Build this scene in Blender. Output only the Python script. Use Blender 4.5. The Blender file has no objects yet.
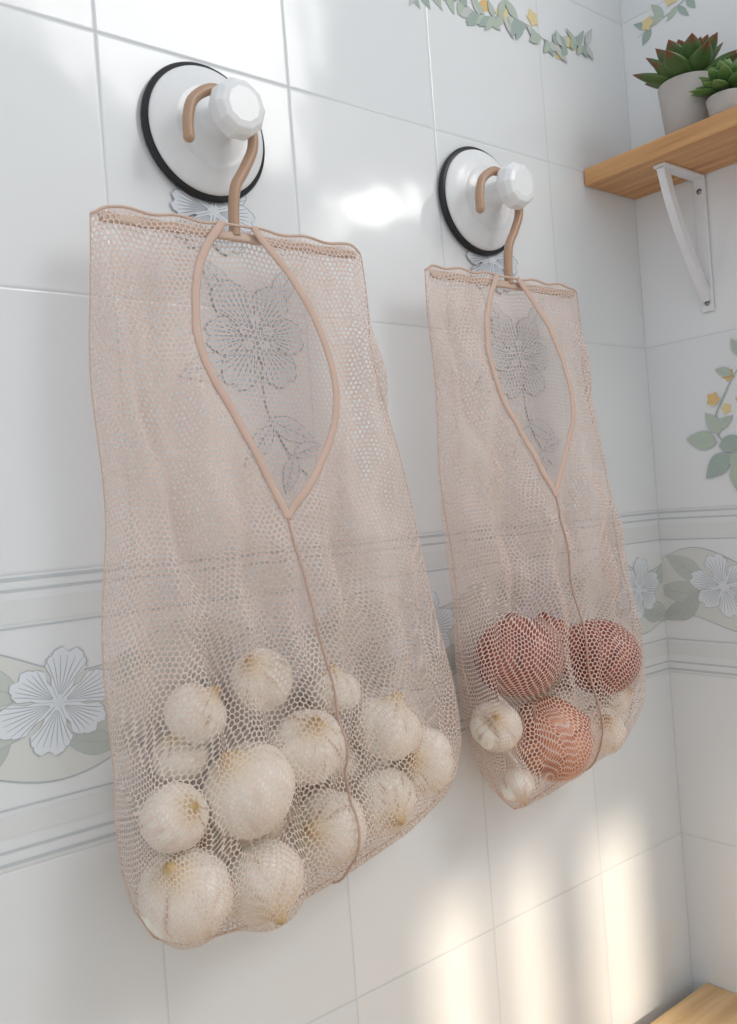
import bpy, bmesh, math, random
import numpy as np
from mathutils import Matrix, Vector, Euler
random.seed(7); rng=np.random.default_rng(5)
C=bpy.context.collection
TW=.17536; TH=.2; XC=.68856
def srgb(r,g,b):
    f=lambda c:(c/255/12.92) if c/255<=.04045 else ((c/255+.055)/1.055)**2.4
    return (f(r),f(g),f(b),1)
# ---------- materials ----------
class NT:
    def __init__(s,name):
        s.m=bpy.data.materials.new(name); s.m.use_nodes=True; s.t=s.m.node_tree; s.t.nodes.clear()
        s.out=s.n('ShaderNodeOutputMaterial')
    def n(s,ty,**k):
        x=s.t.nodes.new(ty)
        for a,b in k.items(): setattr(x,a,b)
        return x
    def l(s,a,b): s.t.links.new(a,b)
    def put(s,inp,v):
        if isinstance(v,bpy.types.NodeSocket): s.l(v,inp)
        else: inp.default_value=v
    def math(s,op,a,b=0,c=0):
        x=s.n('ShaderNodeMath',operation=op)
        for i,v in enumerate((a,b,c)): s.put(x.inputs[i],v)
        return x.outputs[0]
    def vec(s,op,a,b=None):
        x=s.n('ShaderNodeVectorMath',operation=op); s.put(x.inputs[0],a)
        if b is not None: s.put(x.inputs[1],b)
        return x.outputs['Value'] if op in('LENGTH','DOT_PRODUCT') else x.outputs[0]
    def mix(s,f,a,b):
        x=s.n('ShaderNodeMix',data_type='RGBA'); s.put(x.inputs[0],f); s.put(x.inputs[6],a); s.put(x.inputs[7],b); return x.outputs[2]
    def noise(s,v,scale,detail=2):
        x=s.n('ShaderNodeTexNoise'); s.put(x.inputs['Vector'],v); x.inputs['Scale'].default_value=scale; x.inputs['Detail'].default_value=detail; return x.outputs[0]
    def ramp(s,f,stops):
        x=s.n('ShaderNodeValToRGB'); s.put(x.inputs[0],f); e=x.color_ramp.elements
        e[0].position,e[0].color=stops[0]; e[1].position,e[1].color=stops[-1]
        for p,c in stops[1:-1]:
            q=e.new(p); q.color=c
        return x.outputs[0]
    def bsdf(s,**k):
        x=s.n('ShaderNodeBsdfPrincipled')
        for a,b in k.items(): s.put(x.inputs[a.replace('_',' ')],b)
        s.l(x.outputs[0],s.out.inputs[0]); return x
    def bump(s,h,st,d=.001):
        x=s.n('ShaderNodeBump'); s.put(x.inputs['Height'],h); x.inputs['Strength'].default_value=st; x.inputs['Distance'].default_value=d; return x.outputs[0]
def plain(name,col,rough=.5,bump=0,**k):
    t=NT(name); g=t.n('ShaderNodeNewGeometry')
    nz=t.noise(g.outputs['Position'],60,3)
    c=t.mix(nz,tuple(v*.93 for v in col[:3])+(1,),tuple(min(1,v*1.05) for v in col[:3])+(1,))
    b=t.bsdf(Base_Color=c,Roughness=rough,**k)
    if bump: t.l(t.bump(nz,bump,.002),b.inputs['Normal'])
    return t.m
def tile_mat(name,axis):
    t=NT(name); g=t.n('ShaderNodeNewGeometry'); sp=t.n('ShaderNodeSeparateXYZ'); t.l(g.outputs['Position'],sp.inputs[0])
    h=sp.outputs[axis]; z=sp.outputs[2]
    def edge(c,w):
        f=t.math('FRACT',t.math('DIVIDE',c,w)); m=t.math('MINIMUM',f,t.math('SUBTRACT',1,f)); return t.math('MULTIPLY',m,w)
    d=t.math('MINIMUM',edge(h,TW),edge(z,TH))
    mr=t.n('ShaderNodeMapRange',interpolation_type='SMOOTHSTEP'); t.l(d,mr.inputs[0]); mr.inputs[1].default_value=.0003; mr.inputs[2].default_value=.0010
    mk=mr.outputs[0]
    mr2=t.n('ShaderNodeMapRange',interpolation_type='SMOOTHSTEP'); t.l(d,mr2.inputs[0]); mr2.inputs[1].default_value=.0002; mr2.inputs[2].default_value=.0022
    ci=t.n('ShaderNodeCombineXYZ'); t.l(t.math('FLOOR',t.math('DIVIDE',h,TW)),ci.inputs[0]); t.l(t.math('FLOOR',t.math('DIVIDE',z,TH)),ci.inputs[1])
    wn=t.n('ShaderNodeTexWhiteNoise'); t.l(ci.outputs[0],wn.inputs[0])
    base=t.mix(wn.outputs[0],srgb(230,233,236),srgb(235,237,239))
    col=t.mix(mk,srgb(212,215,217),base)
    ro=t.math('SUBTRACT',.75,t.math('MULTIPLY',mk,.63))
    wav=t.noise(g.outputs['Position'],16,1)
    hh=t.math('ADD',t.math('MULTIPLY',mr2.outputs[0],.40),t.math('MULTIPLY',wav,1.2))
    b=t.bsdf(Base_Color=col,Roughness=ro)
    t.l(t.bump(hh,.5,.0014),b.inputs['Normal'])
    return t.m
M_TX=tile_mat('glazed_tile_x',0); M_TY=tile_mat('glazed_tile_y',1)
def net_mat(name,col,pitch=.0045,hole=.405):
    t=NT(name); uv=t.n('ShaderNodeUVMap'); 
    p=t.vec('DIVIDE',uv.outputs[0],(pitch,pitch*1.7320508,1))
    def cell(o):
        a=t.vec('FRACTION',t.vec('ADD',p,(o+100,o+100,0))); a=t.vec('SUBTRACT',a,(.5,.5,0)); a=t.vec('MULTIPLY',a,(1,1.7320508,0)); return t.vec('LENGTH',a)
    d=t.math('MINIMUM',cell(0),cell(.5))
    mr=t.n('ShaderNodeMapRange',interpolation_type='SMOOTHSTEP'); t.l(d,mr.inputs[0]); mr.inputs[1].default_value=hole-.03; mr.inputs[2].default_value=hole+.03
    df=t.n('ShaderNodeBsdfDiffuse'); df.inputs[0].default_value=col
    tl=t.n('ShaderNodeBsdfTranslucent'); tl.inputs[0].default_value=col
    mx=t.n('ShaderNodeMixShader'); mx.inputs[0].default_value=.30; t.l(df.outputs[0],mx.inputs[1]); t.l(tl.outputs[0],mx.inputs[2])
    tr=t.n('ShaderNodeBsdfTransparent'); m2=t.n('ShaderNodeMixShader'); t.l(mr.outputs[0],m2.inputs[0]); t.l(tr.outputs[0],m2.inputs[1]); t.l(mx.outputs[0],m2.inputs[2])
    t.l(m2.outputs[0],t.out.inputs[0]); return t.m
M_NET=net_mat('beige_net',srgb(238,220,211))
M_TRIM=plain('tan_binding',srgb(212,184,169),.8)
M_SEAM=plain('seam_thread',srgb(200,170,154),.85)
M_PLAST=plain('tan_plastic',srgb(182,148,122),.35)
M_BAR=plain('hem_bar',srgb(208,182,166),.5)
M_WHITE=plain('white_plastic',srgb(240,241,243),.25)
M_BLACK=plain('black_rubber',srgb(24,24,28),.4)
M_METAL=plain('white_enamel',srgb(232,232,236),.3)
M_PAINT=plain('white_paint',srgb(236,236,234),.8)
M_SCREW=plain('screw_steel',srgb(150,150,155),.3,Metallic=1.0)
def organic(name,stops,rough,su=10,sv=1.2,bumps=.3):
    t=NT(name); uv=t.n('ShaderNodeUVMap'); v=t.vec('MULTIPLY',uv.outputs[0],(su,sv,1))
    n1=t.noise(v,3.0,4); c=t.ramp(n1,stops)
    sp=t.n('ShaderNodeSeparateXYZ'); t.l(uv.outputs[0],sp.inputs[0])
    b=t.bsdf(Base_Color=c,Roughness=rough); t.l(t.bump(n1,bumps,.002),b.inputs['Normal']); b.inputs['Subsurface Weight'].default_value=.12; b.inputs['Subsurface Scale'].default_value=.01
    return t,b,c,sp
def poles(M,stops):
    t,b,c,sp=M
    e=t.ramp(sp.outputs[1],stops)
    mm=t.n('ShaderNodeMix',data_type='RGBA',blend_type='MULTIPLY'); mm.inputs[0].default_value=1; t.l(c,mm.inputs[6]); t.l(e,mm.inputs[7]); t.l(mm.outputs[2],b.inputs['Base Color']); return t.m
M_GARLIC=poles(organic('garlic_skin',[(.32,srgb(206,188,170)),(.42,srgb(240,233,220)),(.8,srgb(253,251,244))],.32,7,.8,.45),
 [(0.0,srgb(190,160,115)),(.04,srgb(222,200,160)),(.12,srgb(242,232,210)),(.22,(1,1,1,1)),(.88,(1,1,1,1)),(.95,srgb(230,212,180)),(.985,srgb(196,168,130)),(1,srgb(160,135,105))])
M_ONION=poles(organic('red_onion_skin',[(.3,srgb(124,60,48)),(.5,srgb(160,84,66)),(.75,srgb(194,120,94))],.28,9,.9,.2),[(0,srgb(200,170,130)),(.08,srgb(235,215,190)),(.2,(1,1,1,1)),(.9,(1,1,1,1)),(1,srgb(170,140,110))])
M_ONION2=poles(organic('brown_onion_skin',[(.3,srgb(172,96,64)),(.5,srgb(212,140,102)),(.75,srgb(240,194,154))],.28,9,.9,.2),[(0,srgb(200,170,130)),(.08,srgb(235,215,190)),(.2,(1,1,1,1)),(.9,(1,1,1,1)),(1,srgb(170,140,110))])
def wood(name,axis,c1,c2):
    t=NT(name); g=t.n('ShaderNodeNewGeometry'); s=[60,60,60]; s[axis]=4
    v=t.vec('MULTIPLY',g.outputs['Position'],tuple(s)); n=t.noise(v,1.6,4); c=t.ramp(n,[(.3,c1),(.7,c2)])
    b=t.bsdf(Base_Color=c,Roughness=.45); t.l(t.bump(n,.15,.001),b.inputs['Normal']); return t.m
M_SHELF=wood('shelf_wood',1,srgb(184,130,82),srgb(220,170,116))
M_COUNT=wood('counter_wood',0,srgb(204,164,116),srgb(232,198,150))
M_CONC=plain('grey_concrete',srgb(184,178,174),.85,.4)
M_SOIL=plain('soil',srgb(70,55,45),.95,.5)
def leafmat(name,c0,c1,c2,p=.8):
    t=NT(name); uv=t.n('ShaderNodeUVMap'); sp=t.n('ShaderNodeSeparateXYZ'); t.l(uv.outputs[0],sp.inputs[0])
    c=t.ramp(sp.outputs[1],[(.0,c0),(p,c1),(.98,c2)]); t.bsdf(Base_Color=c,Roughness=.4); return t.m
M_LEAF1=leafmat('succulent_leaf',srgb(100,128,68),srgb(76,104,56),srgb(130,60,48),.80)
M_LEAF2=leafmat('green_leaf',srgb(66,92,48),srgb(84,118,60),srgb(120,150,84))
# ---------- helpers ----------
def link(o,parent=None):
    C.objects.link(o)
    if parent: o.parent=parent
    return o
def meshobj(name,verts,faces,mats,parent=None,uvs=None,midx=None,smooth=True):
    me=bpy.data.meshes.new(name); me.from_pydata([tuple(v) for v in verts],[],faces)
    for m in (mats if isinstance(mats,list) else [mats]): me.materials.append(m)
    if uvs is not None:
        ul=me.uv_layers.new(name='UVMap'); vi=np.zeros(len(me.loops),dtype=np.int32); me.loops.foreach_get('vertex_index',vi)
        ul.data.foreach_set('uv',np.asarray(uvs,dtype=np.float32)[vi].ravel())
    if midx is not None: me.polygons.foreach_set('material_index',midx)
    if smooth: me.polygons.foreach_set('use_smooth',[True]*len(me.polygons))
    me.update(); return link(bpy.data.objects.new(name,me),parent)
def boxes(name,bs,mat,parent=None,bevel=0):
    V=[];F=[]
    for (x0,x1,y0,y1,z0,z1) in bs:
        k=len(V); V+=[(x,y,z) for x in(x0,x1) for y in(y0,y1) for z in(z0,z1)]
        F+=[[k+i for i in f] for f in((0,1,3,2),(4,6,7,5),(0,4,5,1),(2,3,7,6),(0,2,6,4),(1,5,7,3))]
    o=meshobj(name,V,F,mat,parent,smooth=False)
    if bevel:
        m=o.modifiers.new('b','BEVEL'); m.width=bevel; m.segments=3
    return o
def empty(name,loc=(0,0,0)):
    o=bpy.data.objects.new(name,None); o.empty_display_size=.02; link(o); return o
def catmull(P,n=10):
    P=[np.array(p,float) for p in P]; Q=[2*P[0]-P[1]]+P+[2*P[-1]-P[-2]]; out=[]
    for i in range(1,len(Q)-2):
        for k in range(n):
            t=k/n; a,b,c,d=Q[i-1:i+3]
            out.append(.5*((2*b)+(-a+c)*t+(2*a-5*b+4*c-d)*t*t+(-a+3*b-3*c+d)*t**3))
    out.append(P[-1]); return out
def tube(name,pts,r,mat,parent,flat=None):
    c=bpy.data.curves.new(name,'CURVE'); c.dimensions='3D'; s=c.splines.new('POLY'); s.points.add(len(pts)-1)
    for i,p in enumerate(pts): s.points[i].co=(p[0],p[1],p[2],1)
    c.bevel_depth=r; c.bevel_resolution=3; c.use_fill_caps=True; s.use_smooth=True; c.materials.append(mat)
    return link(bpy.data.objects.new(name,c),parent)
def ribbon(name,pts,w,th,mat,parent):
    V=[];F=[];N=len(pts)
    for i,p in enumerate(pts):
        p=np.array(p); d=np.array(pts[min(i+1,N-1)])-np.array(pts[max(i-1,0)]); L=math.hypot(d[0],d[2])+1e-9; n=np.array([-d[2],0,d[0]])/L
        for q in range(8):
            a=2*math.pi*q/8; V.append(tuple(p+n*w*math.cos(a)+np.array([0,th*math.sin(a),0])))
        if i:
            k=(i-1)*8
            for q in range(8): F.append([k+q,k+(q+1)%8,k+8+(q+1)%8,k+8+q])
    return meshobj(name,V,F,mat,parent)
def lathe(name,prof,mat,parent,centre,axis='y',n=64,lobe=None,smooth=True):
    V=[];F=[]
    for j,(r,h) in enumerate(prof):
        for i in range(n):
            a=2*math.pi*i/n; rr=r*(lobe(a) if lobe else 1)
            V.append((centre[0]+rr*math.cos(a),centre[1]+h,centre[2]+rr*math.sin(a)) if axis=='y' else (centre[0]+rr*math.cos(a),centre[1]+rr*math.sin(a),centre[2]+h))
    for j in range(len(prof)-1):
        for i in range(n):
            F.append([j*n+i,j*n+(i+1)%n,(j+1)*n+(i+1)%n,(j+1)*n+i])
    o=meshobj(name,V,F,mat,parent,smooth=smooth)
    bm=bmesh.new(); bm.from_mesh(o.data); bmesh.ops.recalc_face_normals(bm,faces=bm.faces); bm.to_mesh(o.data); bm.free(); return o
# ---------- room ----------
YR=-.32
WB=boxes('wall_back',[(-1.6,XC+.1,0,.1,-1.45,1.3)],M_TX)
WR=boxes('wall_right',[(XC,XC+.1,YR,0,-1.45,1.3)],M_TY)
M_FL=plain('floor_tile',srgb(200,194,184),.4)
boxes('floor',[(-1.6,3,-2.5,.1,-1.5,-1.45)],M_FL)
ys=-2.4; dx=.1; dz=.35; ox=-ys*dx; oz=-ys*dz
s1=(.266+ox,.332+ox); s2=(.374+ox,.43+ox); s3=(.505+ox,.60+ox); zt=-.340+oz; zb=-.75+oz
boxes('sun_gobo_wall',[(-2.2,s1[0],ys-.06,ys,-1.45,3),(s3[1],3.2,ys-.06,ys,-1.45,3),(s1[0],s3[1],ys-.06,ys,zt,3),(s1[0],s3[1],ys-.06,ys,-1.45,zb)],M_PAINT)  # added unseen sun blocker, its opening sized to cast the sun patches
boxes('sun_gobo_bars',[(s1[1],s2[0],ys-.05,ys-.01,zb,zt),(s2[1],s3[0],ys-.05,ys-.01,zb,zt)],M_METAL)  # added bars that split the sun into separate patches, out of view
# ---------- tile decoration ----------
DC=dict(grey=srgb(180,187,193),pale=srgb(222,228,235),white=srgb(228,233,240),green=srgb(200,205,200),dgreen=srgb(190,197,192),
 sand=srgb(219,221,218),line=srgb(199,205,210),cream=srgb(225,228,229),orange=srgb(228,192,130),teal=srgb(164,182,174),yell=srgb(232,214,162),ink=srgb(160,169,180),tgreen=srgb(184,198,182))
DK=list(DC); DM=[]
for k in DK:
    t=NT('print_'+k); t.bsdf(Base_Color=DC[k],Roughness=.14); DM.append(t.m)
class Decor:
    def __init__(s): s.V=[];s.F=[];s.M=[];s.k=0
    def up(s): s.k=(s.k+1)%140; return s.k
    def poly(s,pts,col,lv):
        k=len(s.V); s.V+=[(p[0],p[1],lv) for p in pts]; s.F.append(list(range(k,k+len(pts)))); s.M.append(DK.index(col))
    def fan(s,c,pts,col):
        lv=s.up()
        k=len(s.V); s.V+=[(c[0],c[1],lv)]+[(p[0],p[1],lv) for p in pts]
        for i in range(1,len(pts)): s.F.append([k,k+i,k+i+1]); s.M.append(DK.index(col))
    def stroke(s,pts,w,col,same=False):
        lv=s.k if same else s.up()
        P=catmull([(p[0],p[1],0) for p in pts],6); 
        for i in range(len(P)-1):
            a,b=P[i],P[i+1]; d=b-a; L=np.hypot(d[0],d[1])+1e-9; n=np.array([-d[1],d[0],0])/L
            f=lambda q:w*(.35+.65*math.sin(math.pi*min(1,max(0,q/(len(P)-1)))))
            wa,wb=f(i),f(i+1)
            s.poly([a+n*wa,a-n*wa,b-n*wb,b+n*wb],col,lv)
    def leaf(s,x,z,L,w,ang,col='green',out='grey',vein=True):
        c,sn=math.cos(ang),math.sin(ang)
        def P(w_,o=0):
            q=[];N=12
            for i in range(N+1): 
                u=i/N; q.append((L*u*(1+o)-o*L*.5, w_*math.sin(math.pi*u**.8)))
            for i in range(N,-1,-1):
                u=i/N; q.append((L*u*(1+o)-o*L*.5,-w_*math.sin(math.pi*u**.8)*.9))
            return [(x+a*c-b*sn,z+a*sn+b*c) for a,b in q]
        m=(x+.5*L*c,z+.5*L*sn)
        a=P(w+.0005,.04); s.fan(m,a+[a[0]],out); a=P(w); s.fan(m,a+[a[0]],col)
        if vein: 
            s.stroke([(x,z),(x+L*.5*c,z+L*.5*sn),(x+L*.95*c,z+L*.95*sn)],.0004,out)
            for q in (.3,.5,.7):
                for sd in (1,-1):
                    bx,bz=x+L*q*c,z+L*q*sn; aa=ang+sd*.7; s.stroke([(bx,bz),(bx+w*.45*math.cos(aa),bz+w*.45*math.sin(aa)),(bx+w*.85*math.cos(aa),bz+w*.85*math.sin(aa))],.00025,out,True)
    def flower(s,x,z,R,rot=0,n=6,fill='white',out='grey',ow=.0006,sq=.8,ctr='pale',nv=7):
        for i in range(n):
            a=rot+2*math.pi*i/n
            Lp=R*(1+.12*math.sin(i*2.3)); w=R*.42
            def P(e):
                q=[]
                for k in range(25):
                    t=k/24*2*math.pi; u=.5-.5*math.cos(t); r_=Lp*(u**.8)*(1+.06*math.cos(9*t))+e*(u>.5); b=(w*math.sin(t)*(.25+.85*u))*(1+.10*math.cos(7*t))+math.copysign(e,math.sin(t))
                    q.append((x+r_*math.cos(a)-b*math.sin(a), z+(r_*math.sin(a)+b*math.cos(a))*sq))
                return q
            m=(x+.55*Lp*math.cos(a),z+.55*Lp*math.sin(a)*sq)
            s.fan(m,P(ow),out); s.fan(m,P(0),fill); s.up()
            for j in range(nv):
                g=-.4+.8*j/(nv-1)
                s.stroke([(x+Lp*.15*math.cos(a+g*.4),z+Lp*.15*math.sin(a+g*.4)*sq),(x+Lp*.6*math.cos(a+g*.9),z+Lp*.6*math.sin(a+g*.9)*sq),(x+Lp*.88*math.cos(a+g),z+Lp*.88*math.sin(a+g)*sq)],.0004,out,True)
        q=[(x+R*.10*math.cos(k/12*2*math.pi),z+R*.10*math.sin(k/12*2*math.pi)*sq) for k in range(13)]
        s.fan((x,z),q,ctr)
    def small(s,x,z,R,col='orange'):
        for i in range(5):
            a=i*1.257+x*50; s.leaf(x,z,R,R*.40,a,col,'yell',False)
    def band(s,u0,u1):
        def st(z0,z1,col,lv=0): s.poly([(u0,z0),(u1,z0),(u1,z1),(u0,z1)],col,lv)
        st(-.002,-.0045,'line');st(-.010,-.012,'line');st(-.018,-.034,'cream');st(-.036,-.0375,'line')
        st(-.158,-.1595,'line');st(-.163,-.178,'cream');st(-.186,-.188,'line');st(-.1945,-.197,'line')
    def tile_motif(s,o,sg=1,fu=.63):
        s.k=2
        top=[];bot=[]
        for i in range(41):
            u=i/40; x=o+u*TW*sg; top.append((x,-.060+.013*math.sin(2*math.pi*u))); bot.append((x,-.137+.010*math.sin(2*math.pi*u+.8)))
        for i in range(40): s.poly([top[i],top[i+1],bot[i+1],bot[i]],'sand',1)
        s.stroke(top,.0006,'grey'); s.stroke(bot,.0006,'grey',True)
        X=lambda u:o+u*sg*TW
        for u,z,L,w,a,c in ((fu-.15,-.085,.055,.013,2.6,'green'),(fu-.2,-.115,.055,.012,3.5,'dgreen'),(fu-.1,-.105,.075,.014,3.05,'green'),(fu+.12,-.115,.045,.012,-.5,'green'),(fu+.2,-.085,.045,.011,.35,'green'),(.12,-.135,.05,.010,.9,'dgreen'),(.86,-.13,.04,.009,2.9,'dgreen')):
            s.leaf(X(u),z,L,w,a if sg>0 else math.pi-a,c)
        s.flower(X(fu),-.093,.043,.3)
    def lily(s,x,z,R=.05):
        s.k=20
        s.stroke([(x+.002,z-.03),(x+.008,z-.07),(x+.03,z-.105),(x+.045,z-.12)],.0009,'ink')
        for u,w_,L,w,a in ((.008,-.07,.05,.010,-.4),(.01,-.075,.045,.009,-2.3),(.03,-.10,.035,.008,-1.9),(.02,.03,.045,.010,.9),(-.02,.03,.04,.010,2.3),(-.03,-.02,.045,.011,3.5),(.03,-.10,.03,.007,.3)):
            s.leaf(x+u,z+w_,L,w,a,'pale','ink')
        s.flower(x,z,R,1.1,6,'pale','ink',nv=7,sq=.85)
        s.flower(x,z+.002,R*.35,.3,5,'white','ink',nv=3,ow=.0006)
    def garland(s,P,seed):
        r=random.Random(seed); Q=catmull([(p[0],p[1],0) for p in P],8); s.k=3; s.stroke(P,.0008,'teal')
        for i,q in enumerate(Q):
            for sd in (-1,1):
                if r.random()<.6: s.leaf(q[0],q[1],r.uniform(.014,.028),r.uniform(.0035,.006),r.uniform(.5,1.2)*sd+r.choice([0,3.1]),r.choice(['teal','tgreen','tgreen','green']),'grey',False)
        for i,q in enumerate(Q):
            if i%5==2: s.small(q[0]+r.uniform(-.012,.012),q[1]+r.uniform(-.018,.018),r.uniform(.008,.012),r.choice(['orange','yell']))
    def build(s,name,fn,par):
        V=[fn(v[0],v[1],.0003+v[2]*.000014) for v in s.V]
        return meshobj(name,V,s.F,DM,par,midx=s.M,smooth=False)
d=Decor(); d.band(-1.2,XC-.001)
for i in range(-6,4): 
    if (i+1)*TW<XC+.03: d.tile_motif(i*TW)
d.lily(.122,.178,.052); d.lily(.452,.178,.052); d.flower(.09,.278,.042,.9,6,'pale','ink'); d.flower(.42,.278,.042,.9,6,'pale','ink')
d.garland([(.33,.535),(.38,.55),(.43,.537),(.49,.55),(.55,.538),(.61,.553)],3)
d.build('floral_print',lambda u,z,o:(u,-o,z),WB)
d=Decor(); d.band(YR,-.001)
d.tile_motif(0,-1,.46)
d.garland([(-.02,.575),(-.07,.585),(-.12,.60),(-.18,.60)],5)
d.stroke([(-.125,.165),(-.10,.13),(-.085,.09),(-.12,.045)],.0009,'teal')
for u,z,L,w,a,c in ((-.085,.09,.026,.006,2.6,'tgreen'),(-.088,.07,.034,.010,3.0,'teal'),(-.10,.06,.034,.010,-2.4,'tgreen'),(-.09,.085,.03,.008,1.0,'tgreen'),(-.12,.13,.022,.005,2.2,'tgreen'),(-.11,.15,.022,.005,.4,'tgreen'),(-.085,.075,.038,.011,.2,'tgreen'),(-.10,.06,.04,.012,-.7,'teal'),(-.11,.05,.034,.010,-1.5,'tgreen'),(-.12,.17,.022,.005,1.2,'tgreen')):
    d.leaf(u,z,L,w,a,c)
d.small(-.085,.125,.009); d.small(-.105,.150,.008); d.small(-.10,.112,.007,'yell'); d.small(-.12,.120,.009,'orange')
d.build('floral_print_side',lambda u,z,o:(XC-o,u,z),WR)
# ---------- produce ----------
def bulb(acc,cx,cy,cz,r,kind,axis,seed):
    rr=random.Random(seed); NT_,NP=44,72; V,F,U,MI=acc['V'],acc['F'],acc['U'],acc['M']; k=len(V)
    Rm=Vector(axis).normalized().to_track_quat('Z','Y').to_matrix()@Matrix.Rotation(rr.random()*6,3,'Z'); nl=rr.choice([5,6,7]); ph=rr.random()*6
    for j in range(NT_+1):
        th=math.pi*j/NT_
        for i in range(NP+1):
            p=2*math.pi*(i%NP)/NP
            if kind=='garlic':
                gro=abs(math.cos(nl*.5*(p+.22*math.sin(th*2))))**.6
                lob=.95+.045*gro*math.sin(th)**.5+.035*math.sin(2*p+ph)
                if th<.75:
                    q=th/.75; rad=r*lob*(.13*min(1,q/.12)*(1-q)+(math.sin(.75)**.85)*q**1.6)
                    z=r*.84*math.cos(th)+r*.34*(1-q)**2.4
                else:
                    rad=r*lob*math.sin(th)**.85 if j<NT_ else 0; z=r*.84*math.cos(th)
                if th>2.85: z+=r*.12*(th-2.85)/.29
            else:
                lob=1+.012*math.cos(5*p+ph)
                rad=r*math.sin(th)*lob; z=r*.9*math.cos(th)
                if th<.45:
                    q=th/.45; rad=r*(.09*min(1,q/.15)*(1-q)+math.sin(.45)*q**1.5); z+=r*.14*(1-q)**2
            v=Rm@Vector((rad*math.cos(p),rad*math.sin(p),z)); V.append((cx+v.x,cy+v.y,cz+v.z)); U.append((i/NP+seed*.37,j/NT_))
    for j in range(NT_):
        for i in range(NP):
            a=k+j*(NP+1)+i; F.append([a,a+NP+1,a+NP+2,a+1]); MI.append(acc['mi'])
def newacc(): return dict(V=[],F=[],U=[],M=[],mi=0)
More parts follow.
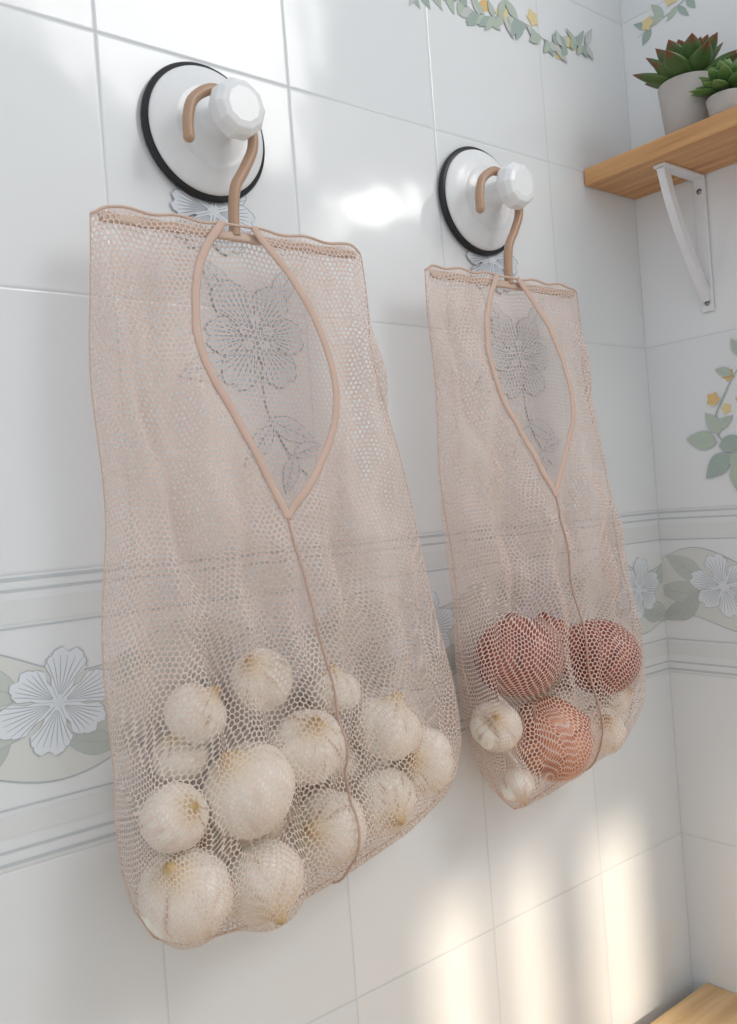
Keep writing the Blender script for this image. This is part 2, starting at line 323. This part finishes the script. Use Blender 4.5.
# ---------- bags ----------
HY=-.041
def interp(x,T): 
    T=sorted(T); return np.interp(x,[a for a,_ in T],[b for _,b in T])
def make_bag(root,ztop,XLt,XRt,ZBt,OL,OR,seam,zo,spheres,midt,hdt,seed=1):
    nv,nh=240,90
    v=np.linspace(0,1,nv)[:,None]; v=v**.97
    t=np.linspace(0,1,nh); s=1-np.cos(t*math.pi/2); ul=.5*(.6*t+.4*s)
    def mkhalf(side,back=False):
        u=ul if side<0 else 1-ul[::-1]
        U=np.repeat(u[None,:],nv,0); VV=np.repeat(v,nh,1)
        zb=interp(U,ZBt)
        corner=(.005*(np.exp(-(U/.03)**2)+np.exp(-((1-U)/.03)**2))+.0012*np.sin(U*31+seed))*np.clip(1-VV/.15,0,1)
        Z=ztop-VV*(ztop-zb)-corner
        XL=interp(VV,XLt)+.0026*np.sin(VV*15+seed)*np.clip(VV*5,0,1); XR=interp(VV,XRt)+.0034*np.sin(VV*13+seed*2)*np.clip(VV*5,0,1)
        if back: X=XL+(XR-XL)*U
        else:
            zc=Z[:,-1:] if side<0 else Z[:,:1]
            sx=interp(zc,seam)
            xo=np.where(zc>zo, interp(zc,OL if side<0 else OR), sx)
            X=XL+(xo-XL)*(U/.5) if side<0 else XR+(xo-XR)*((1-U)/.5)
        a=np.abs(2*U-1); sup=(1-a**2.4)**(1/2.2)
        c1=.05+.15*VV; c2=.04+.09*VV
        gus=np.minimum(1,np.minimum(U/c1,(1-U)/c2))**.75
        wv=np.clip((VV-.02)/.15,0,1)*np.clip((.85-VV)/.3,0,1)
        supf=sup*(1-.75*wv)+gus*.75*wv
        endc=np.sqrt(np.clip(1-np.clip((VV-.90)/.10,0,1)**2,0,1))
        mid=interp(VV,midt); hd=interp(VV,hdt)*endc
        return U,VV,X,Z,(sup if back else supf),mid,hd,c1,c2
    def obst(X,Z,sgn):
        O=np.full(X.shape,np.inf if sgn<0 else -np.inf)
        for (cx,cy,cz,r,*_) in spheres:
            R=r+.0015; q=R*R-(X-cx)**2-(Z-cz)**2; h=np.sqrt(np.clip(q,0,None))
            cand=cy+sgn*h
            O=np.where(q>0,np.minimum(O,cand) if sgn<0 else np.maximum(O,cand),O)
        return O
    Vt=[];F=[];UV=[]
    def relax(Y,base,O,sgn,seamcols=None,keep=.02,it=220):
        for _ in range(it):
            for h in range(len(Y)):
                P=np.pad(Y[h],1,mode='edge'); Ys=.25*(P[:-2,1:-1]+P[2:,1:-1]+P[1:-1,:-2]+P[1:-1,2:])
                Ys=(1-keep)*Ys+keep*base[h]
                Ys=np.minimum(Ys,O[h]) if sgn<0 else np.minimum(np.maximum(Ys,O[h]),-.003)
                Ys[0]=base[h][0]; Ys[-1]=base[h][-1]
                if h==0: Ys[:,0]=base[h][:,0]
                if h==len(Y)-1: Ys[:,-1]=base[h][:,-1]
                Y[h]=Ys
            if seamcols is not None:
                m=.5*(Y[0][:,-2]+Y[1][:,1]); Y[0][:,-1]=np.where(seamcols,np.minimum(m,O[0][:,-1]),Y[0][:,-1]); Y[1][:,0]=np.where(seamcols,Y[0][:,-1],Y[1][:,0])
        return Y
    def emit(X,Y,Z,uref,flip):
        k=len(Vt); n,m=X.shape
        P=np.stack([X,Y,Z],-1)
        du=np.linalg.norm(np.diff(P,axis=1),axis=2); cu=np.concatenate([np.zeros((n,1)),np.cumsum(du,1)],1)
        if uref=='right': cu=cu-cu[:,-1:]
        dv=np.linalg.norm(np.diff(P,axis=0),axis=2); cv=np.concatenate([np.zeros((1,m)),np.cumsum(dv,0)],0)
        cx=X[:,-1:] if uref=='right' else X[:,:1]
        uu=cu+cx; uvs=np.stack([uu,-cv],-1).reshape(-1,2)
        Vt.extend(P.reshape(-1,3).tolist()); UV.extend(uvs.tolist())
        for j in range(n-1):
            for i in range(m-1):
                a=k+j*m+i; F.append([a,a+1,a+m+1,a+m] if not flip else [a,a+m,a+m+1,a+1])
        return P
    H=[mkhalf(-1),mkhalf(1)]; base=[];O=[]
    for (U,VV,X,Z,sup,mid,hd,c1,c2) in H:
        sv=np.sin(math.pi*np.clip(VV*1.05,0,1))**.7
        calm=1-.85*np.exp(-((U-.5)/.10)**2)*(Z>zo-.02)
        fold=(.010*np.sin(X*80+seed+VV*2.5)+.006*np.sin(X*150-VV*6+seed*2)+.004*np.sin(X*280+VV*11)+.004*np.sin(X*60+Z*75))*sv*np.clip(sup*1.2-.2,0,1)*calm
        cre=.014*np.exp(-((U-c1-.08)/.03)**2)*sv+.012*np.exp(-((U-1+c2+.07)/.03)**2)*sv
        base.append(mid-hd*sup+fold+cre*calm); O.append(obst(X,Z,-1))
    sc=(H[0][3][:,-1]<=zo)
    Y=relax([b.copy() for b in base],base,O,-1,sc,keep=.17)
    P0=emit(H[0][2],Y[0],H[0][3],'right',False); P1=emit(H[1][2],Y[1],H[1][3],'left',False)
    Hb=[mkhalf(-1,True),mkhalf(1,True)]
    Ub,Vb,Xb,Zb,sb,mb,hb,_,_=[np.concatenate([a,b[:,-b.shape[1]+1:]],1) for a,b in zip(*Hb)]
    bb=np.minimum(mb+hb*sb+.002*np.sin(Xb*80+Vb*3)*np.sin(math.pi*Vb)*sb,-.003)
    Yb=relax([bb.copy()],[bb],[obst(Xb,Zb,1)],1)[0]
    emit(Xb,Yb,Zb,'left',True)
    meshobj('net_body',Vt,F,M_NET,root,UV)
    off=np.array([0,-.0012,0])
    op=H[0][3][:,-1]>zo
    L=[p+off for p in P0[op,-1]][::3]; R=[p+off for p in P1[op,0]][::3]
    L.append(P0[~op,-1][0]+off); R.append(P1[~op,0][0]+off)
    ribbon('opening_binding_left',L,.0034,.0012,M_TRIM,root); ribbon('opening_binding_right',R,.0034,.0012,M_TRIM,root)
    tube('front_seam',[p+off for p in P0[~op,-1]][::2],.0009,M_SEAM,root)
    tube('side_seam_left',P0[::3,0],.0005,M_TRIM,root); tube('side_seam_right',P1[::3,-1],.0005,M_TRIM,root)
    tube('bottom_seam',np.concatenate([P0[-1,:],P1[-1,:]])[::2],.0006,M_TRIM,root)
    x0,x1=float(interp(0,XLt)),float(interp(0,XRt)); y=HY
    boxes('hanger_bar',[(x0+.006,x1-.006,y-.0025,y+.0025,ztop-.0105,ztop-.0035)],M_BAR,root,.002)
    tube('top_hem',np.concatenate([P0[0,:],P1[0,:]])[::3],.0011,M_TRIM,root)
def hanger_hook(root,dx,dz):
    P=[(.051,.316),(.0515,.331),(.058,.347),(.076,.3575),(.095,.351),(.1065,.335),(.107,.318),(.098,.300),(.0885,.284),(.085,.262),(.085,.246)]
    tube('hanger_hook',catmull([(x+dx,HY,z+dz) for x,z in P],10),.0044,M_PLAST,root)
    lathe('hook_tip',[(0,-.0044)]+[(.0044*math.sin(a),-.0044*math.cos(a)) for a in np.linspace(.1,3.04,12)]+[(0,.0044)],M_PLAST,root,(P[0][0]+dx,HY,P[0][1]+dz),n=16)
zt1=.252
sph1=[(-.009,-.062,-.229,.034),(.050,-.066,-.239,.032),(.115,-.062,-.218,.031),(.045,-.066,-.170,.036),(-.012,-.060,-.176,.025),(.102,-.062,-.152,.031),
 (.182,-.060,-.155,.030),(.222,-.056,-.192,.030),(.174,-.060,-.213,.029),(.150,-.030,-.180,.024),(.075,-.028,-.205,.024),(.015,-.028,-.205,.024),(.012,-.028,-.145,.022),(.140,-.030,-.240,.022),
 (.018,-.044,-.112,.024),(.076,-.044,-.098,.026),(.150,-.036,-.122,.022)]
OL=[(.252,.070),(.235,.055),(.215,.044),(.195,.038),(.165,.034),(.145,.037),(.125,.046),(.10,.060),(.08,.070),(.06,.079),(.035,.090),(.026,.0935)]
OR=[(.252,.098),(.24,.107),(.22,.124),(.195,.139),(.165,.150),(.145,.155),(.125,.156),(.10,.151),(.08,.142),(.06,.126),(.035,.102),(.026,.0935)]
hd=[(0,.004),(.03,.006),(.2,.018),(.5,.030),(.75,.038),(1,.041)]
md=[(0,HY),(.3,-.041),(.6,-.044),(1,-.048)]
bag1=empty('mesh_storage_bag')
make_bag(bag1,zt1,[(0,-.032),(.1,-.036),(.5,-.041),(.8,-.049),(.93,-.051),(1,-.047)],[(0,.209),(.2,.216),(.45,.236),(.65,.256),(.82,.268),(.93,.270),(1,.262)],
 [(0,-.205),(.02,-.234),(.06,-.258),(.13,-.271),(.28,-.275),(.5,-.266),(.75,-.251),(.92,-.234),(.98,-.214),(1,-.190)],OL,OR,[(.026,.0935),(-.03,.100),(-.1,.113),(-.2,.121),(-.3,.116)],.026,sph1,md,hd,seed=1)
hanger_hook(bag1,-.001,0)
axes1=[(-.6,-.5,.9),(-.1,-.9,-.6),(-.9,-.5,.3),(-.6,-.2,.9),(.2,-1,.5),(-.2,-.8,.9),(.3,-.3,1),(-.7,-.5,.3),(-.2,-.9,-.3),(0,-.3,1),(1,0,.2),(0,1,0),(-.3,-.2,1),(0,0,-1),(.5,-.6,.8),(-.6,-.4,.8),(0,0,1)]
acc=newacc()
for i,((x,y,z,r),ax) in enumerate(zip(sph1,axes1)): bulb(acc,x,y,z,r*.98,'garlic',ax,i)
meshobj('garlic_bulbs',acc['V'],acc['F'],[M_GARLIC],bag1,acc['U'],acc['M'])
DX=.314
zt2=.246
OL2=[(.246,.376),(.225,.362),(.20,.349),(.168,.344),(.145,.347),(.12,.355),(.09,.371),(.06,.390),(.040,.402),(.028,.409)]
OR2=[(.246,.405),(.225,.422),(.20,.440),(.168,.452),(.13,.456),(.10,.452),(.07,.438),(.045,.420),(.028,.409)]
sph2=[(.350,-.060,-.123,.042),(.476,-.058,-.143,.042),(.385,-.064,-.207,.041),(.464,-.060,-.215,.026),(.318,-.055,-.182,.025),(.335,-.060,-.240,.018),(.418,-.036,-.125,.034),(.510,-.045,-.192,.022),(.44,-.03,-.185,.022)]
bag2=empty('mesh_storage_bag.001')
make_bag(bag2,zt2,[(0,.284),(.2,.284),(.5,.285),(.8,.288),(1,.298)],[(0,.505),(.2,.509),(.45,.524),(.65,.540),(.82,.552),(1,.548)],
 [(0,-.175),(.03,-.215),(.1,-.252),(.17,-.268),(.3,-.264),(.5,-.254),(.75,-.243),(.92,-.220),(.98,-.195),(1,-.165)],OL2,OR2,[(.028,.409),(-.03,.416),(-.1,.424),(-.2,.430),(-.3,.425)],.028,sph2,md,hd,seed=4)
hanger_hook(bag2,DX-.001,-.006)
acc=newacc(); ac2=newacc()
kinds=['r','r','b','g','g','g','r','g','g']
axes2=[(.2,.3,1),(.7,.2,.8),(.5,-.8,.5),(-.4,-.8,.6),(-.6,-.6,.5),(0,-.5,-1),(0,0,1),(.3,-.8,.3),(0,0,1)]
for i,((x,y,z,r),k,ax) in enumerate(zip(sph2,kinds,axes2)):
    if k=='g': bulb(ac2,x,y,z,r*.98,'garlic',ax,i+10)
    else:
        acc['mi']=0 if k=='r' else 1
        bulb(acc,x,y,z,r,'onion',ax,i+20)
meshobj('onions',acc['V'],acc['F'],[M_ONION,M_ONION2],bag2,acc['U'],acc['M'])
meshobj('garlic_bulbs.001',ac2['V'],ac2['F'],[M_GARLIC],bag2,ac2['U'],ac2['M'])
# ---------- suction hooks ----------
def suction(name,cx,cz):
    root=empty(name)
    lathe('rubber_ring',[(0,-.0008),(.053,-.0008),(.0555,-.002),(.0560,-.0045),(.0545,-.0065),(.050,-.0068),(0,-.0068)],M_BLACK,root,(cx,0,cz),n=96)
    lathe('cap',[(.0,-.0060),(.0505,-.0060),(.0515,-.0075),(.0510,-.0095),(.048,-.012),(.040,-.0150),(.034,-.0165),(.0325,-.0175),(.031,-.0170),(.026,-.0185),(.018,-.021),(.0130,-.025),(.0115,-.031),(.011,-.040),(.011,-.047),(0,-.047)],M_WHITE,root,(cx,0,cz),n=96)
    # faceted grip: 10 flats, chamfered front
    lathe('knob',[(0,-.0453),(.0185,-.0453),(.0222,-.0475),(.0228,-.0500),(.0222,-.0585),(.0185,-.0632),(.0135,-.0645),(0,-.0645)],M_WHITE,root,(cx,0,cz),n=10,smooth=False).modifiers.new('b','BEVEL').width=.0007
suction('suction_hook',.0865,.340)
suction('suction_hook.001',.0865+DX+.003,.335)
# ---------- shelf ----------
sh=empty('wall_shelf')
boxes('board',[(.588,XC-.0005,-.31,-.001,.383,.403)],M_SHELF,sh,.0015)
def bracket(yc):
    w=.0075; x1=XC-.001
    boxes('bracket_leg',[(x1-.003,x1,yc-w,yc+w,.226,.3825)],M_METAL,sh,.001)
    boxes('bracket_arm',[(.605,x1,yc-w,yc+w,.379,.3828)],M_METAL,sh,.001)
    P=catmull([(.612,yc,.380),(.622,yc,.350),(.638,yc,.315),(.662,yc,.275),(.685,yc,.240)],8)
    V=[];F=[]
    for i,p in enumerate(P):
        dd=(P[min(i+1,len(P)-1)]-P[max(i-1,0)]); dd/=np.linalg.norm(dd); n=np.array([dd[2],0,-dd[0]])*.0055
        for a,b in((1,1),(1,-1),(-1,-1),(-1,1)): V.append(tuple(p+n*a+np.array([0,.0045*b,0])))
        if i: 
            k=(i-1)*4
            for q in range(4): F.append([k+q,k+(q+1)%4,k+4+(q+1)%4,k+4+q])
    meshobj('bracket_brace',V,F,M_METAL,sh,smooth=False)
    for z in (.365,.236):
        o=lathe('screw',[(0,-.0012),(.003,-.0008),(.0035,0)],M_SCREW,sh,(0,0,0),n=16); o.rotation_euler=(0,0,-math.pi/2); o.location=(x1-.003,yc,z)
bracket(-.088); bracket(-.28)
# ---------- plants ----------
def rosette(name,mat,root,c,n,L,w,tilt0,tilt1,seed,th=.25):
    r=random.Random(seed); V=[];F=[];U=[]
    for i in range(n):
        f=i/(n-1); az=i*2.39996+r.uniform(-.15,.15); el=tilt0+(tilt1-tilt0)*f+r.uniform(-.12,.12); l=L*(1-.45*f)*r.uniform(.9,1.1)
        R=Matrix.Rotation(az,3,'Z')@Matrix.Rotation(-el,3,'Y'); k=len(V); NS,NR=12,10
        for j in range(NS+1):
            t=j/NS; wd=w*(math.sin(math.pi*min(1,t*.62+.12))**1.0)*(1-t**5); 
            for q in range(NR):
                a=2*math.pi*q/NR; p=Vector((l*t,wd*math.cos(a),wd*th*math.sin(a)+l*.18*t*t+ .25*wd*math.cos(a)**2)); p=R@p
                V.append((c[0]+p.x,c[1]+p.y,c[2]+p.z+f*L*.12)); U.append((q/NR,t))
        for j in range(NS):
            for q in range(NR): F.append([k+j*NR+q,k+j*NR+(q+1)%NR,k+(j+1)*NR+(q+1)%NR,k+(j+1)*NR+q])
    return meshobj(name,V,F,mat,root,U)
def pot(name,c,rt,rb,h):
    root=empty(name)
    lathe('pot',[(0,0),(rb-.001,0),(rb,.001),(rt,h-.001),(rt-.0005,h),(rt-.003,h),(rt-.004,h-.006),(0,h-.006)],M_CONC,root,c,'z')
    lathe('soil',[(0,.0),(rt-.0045,.0)],M_SOIL,root,(c[0],c[1],c[2]+h-.005),'z',32)
    return root
p1=pot('potted_succulent',(.632,-.114,.4032),.032,.026,.062)
rosette('leaves',M_LEAF1,p1,(.632,-.116,.464),50,.060,.0135,.05,1.35,2)
p2=pot('potted_succulent.001',(.612,-.168,.4032),.021,.018,.022)
rosette('leaves',M_LEAF2,p2,(.612,-.168,.432),56,.038,.0080,-.25,1.35,5)
# ---------- counter ----------
ct=empty('wooden_countertop')
boxes('top',[(-.2,XC-.001,-.60,-.02,-.607,-.577)],M_COUNT,ct,.002)
boxes('cabinet',[(-.18,XC-.01,-.57,-.03,-1.449,-.607)],M_METAL,ct,.002)
# ---------- camera ----------
def basis(a,p,r):
    r0=np.array([math.cos(a),-math.sin(a),0]);f0=np.array([math.sin(a),math.cos(a),0]);z=np.array([0,0,1.])
    f=math.cos(p)*f0+math.sin(p)*z;u=-math.sin(p)*f0+math.cos(p)*z
    return math.cos(r)*r0-math.sin(r)*u, math.cos(r)*u+math.sin(r)*r0, f
rr,uu,ff=basis(.68283,-.00165,.07436)
cam=bpy.data.cameras.new('camera');co=bpy.data.objects.new('camera',cam);C.objects.link(co)
cam.lens=899.48329*36/737;cam.sensor_width=36;cam.sensor_fit='HORIZONTAL';cam.clip_start=.01
co.matrix_world=Matrix(((rr[0],uu[0],-ff[0],-.28855),(rr[1],uu[1],-ff[1],-.63709),(rr[2],uu[2],-ff[2],.0259),(0,0,0,1)))
bpy.context.scene.camera=co
# ---------- light ----------
wd=bpy.data.worlds.new('world');bpy.context.scene.world=wd;wd.use_nodes=True
bg=wd.node_tree.nodes['Background']; bg.inputs[0].default_value=(.92,.96,1,1); bg.inputs[1].default_value=.84
def light(name,ty,loc,target,energy,col,size=1,sy=None):
    l=bpy.data.lights.new(name,ty); l.energy=energy; l.color=col
    if ty=='AREA':
        l.shape='RECTANGLE'; l.size=size; l.size_y=sy or size
    o=bpy.data.objects.new(name,l); C.objects.link(o); o.location=loc
    o.rotation_euler=(Vector(target)-Vector(loc)).to_track_quat('-Z','Y').to_euler(); return o
s=light('sun','SUN',(dx*5,-5,dz*5),(0,0,0),2.8,(1,.85,.65)); s.data.angle=math.radians(1.7)
light('window_light','AREA',(1.25,-2.25,1.75),(.2,0,0),25,(1,.985,.96),1.1,.9)
light('glare_light','AREA',(1.9,-1.91,1.142),(.258,0,.305),1.6,(1,.98,.95),.26,.05)  # added small light, only makes the glare streak on the tiles
bpy.context.scene.view_settings.view_transform='Standard'
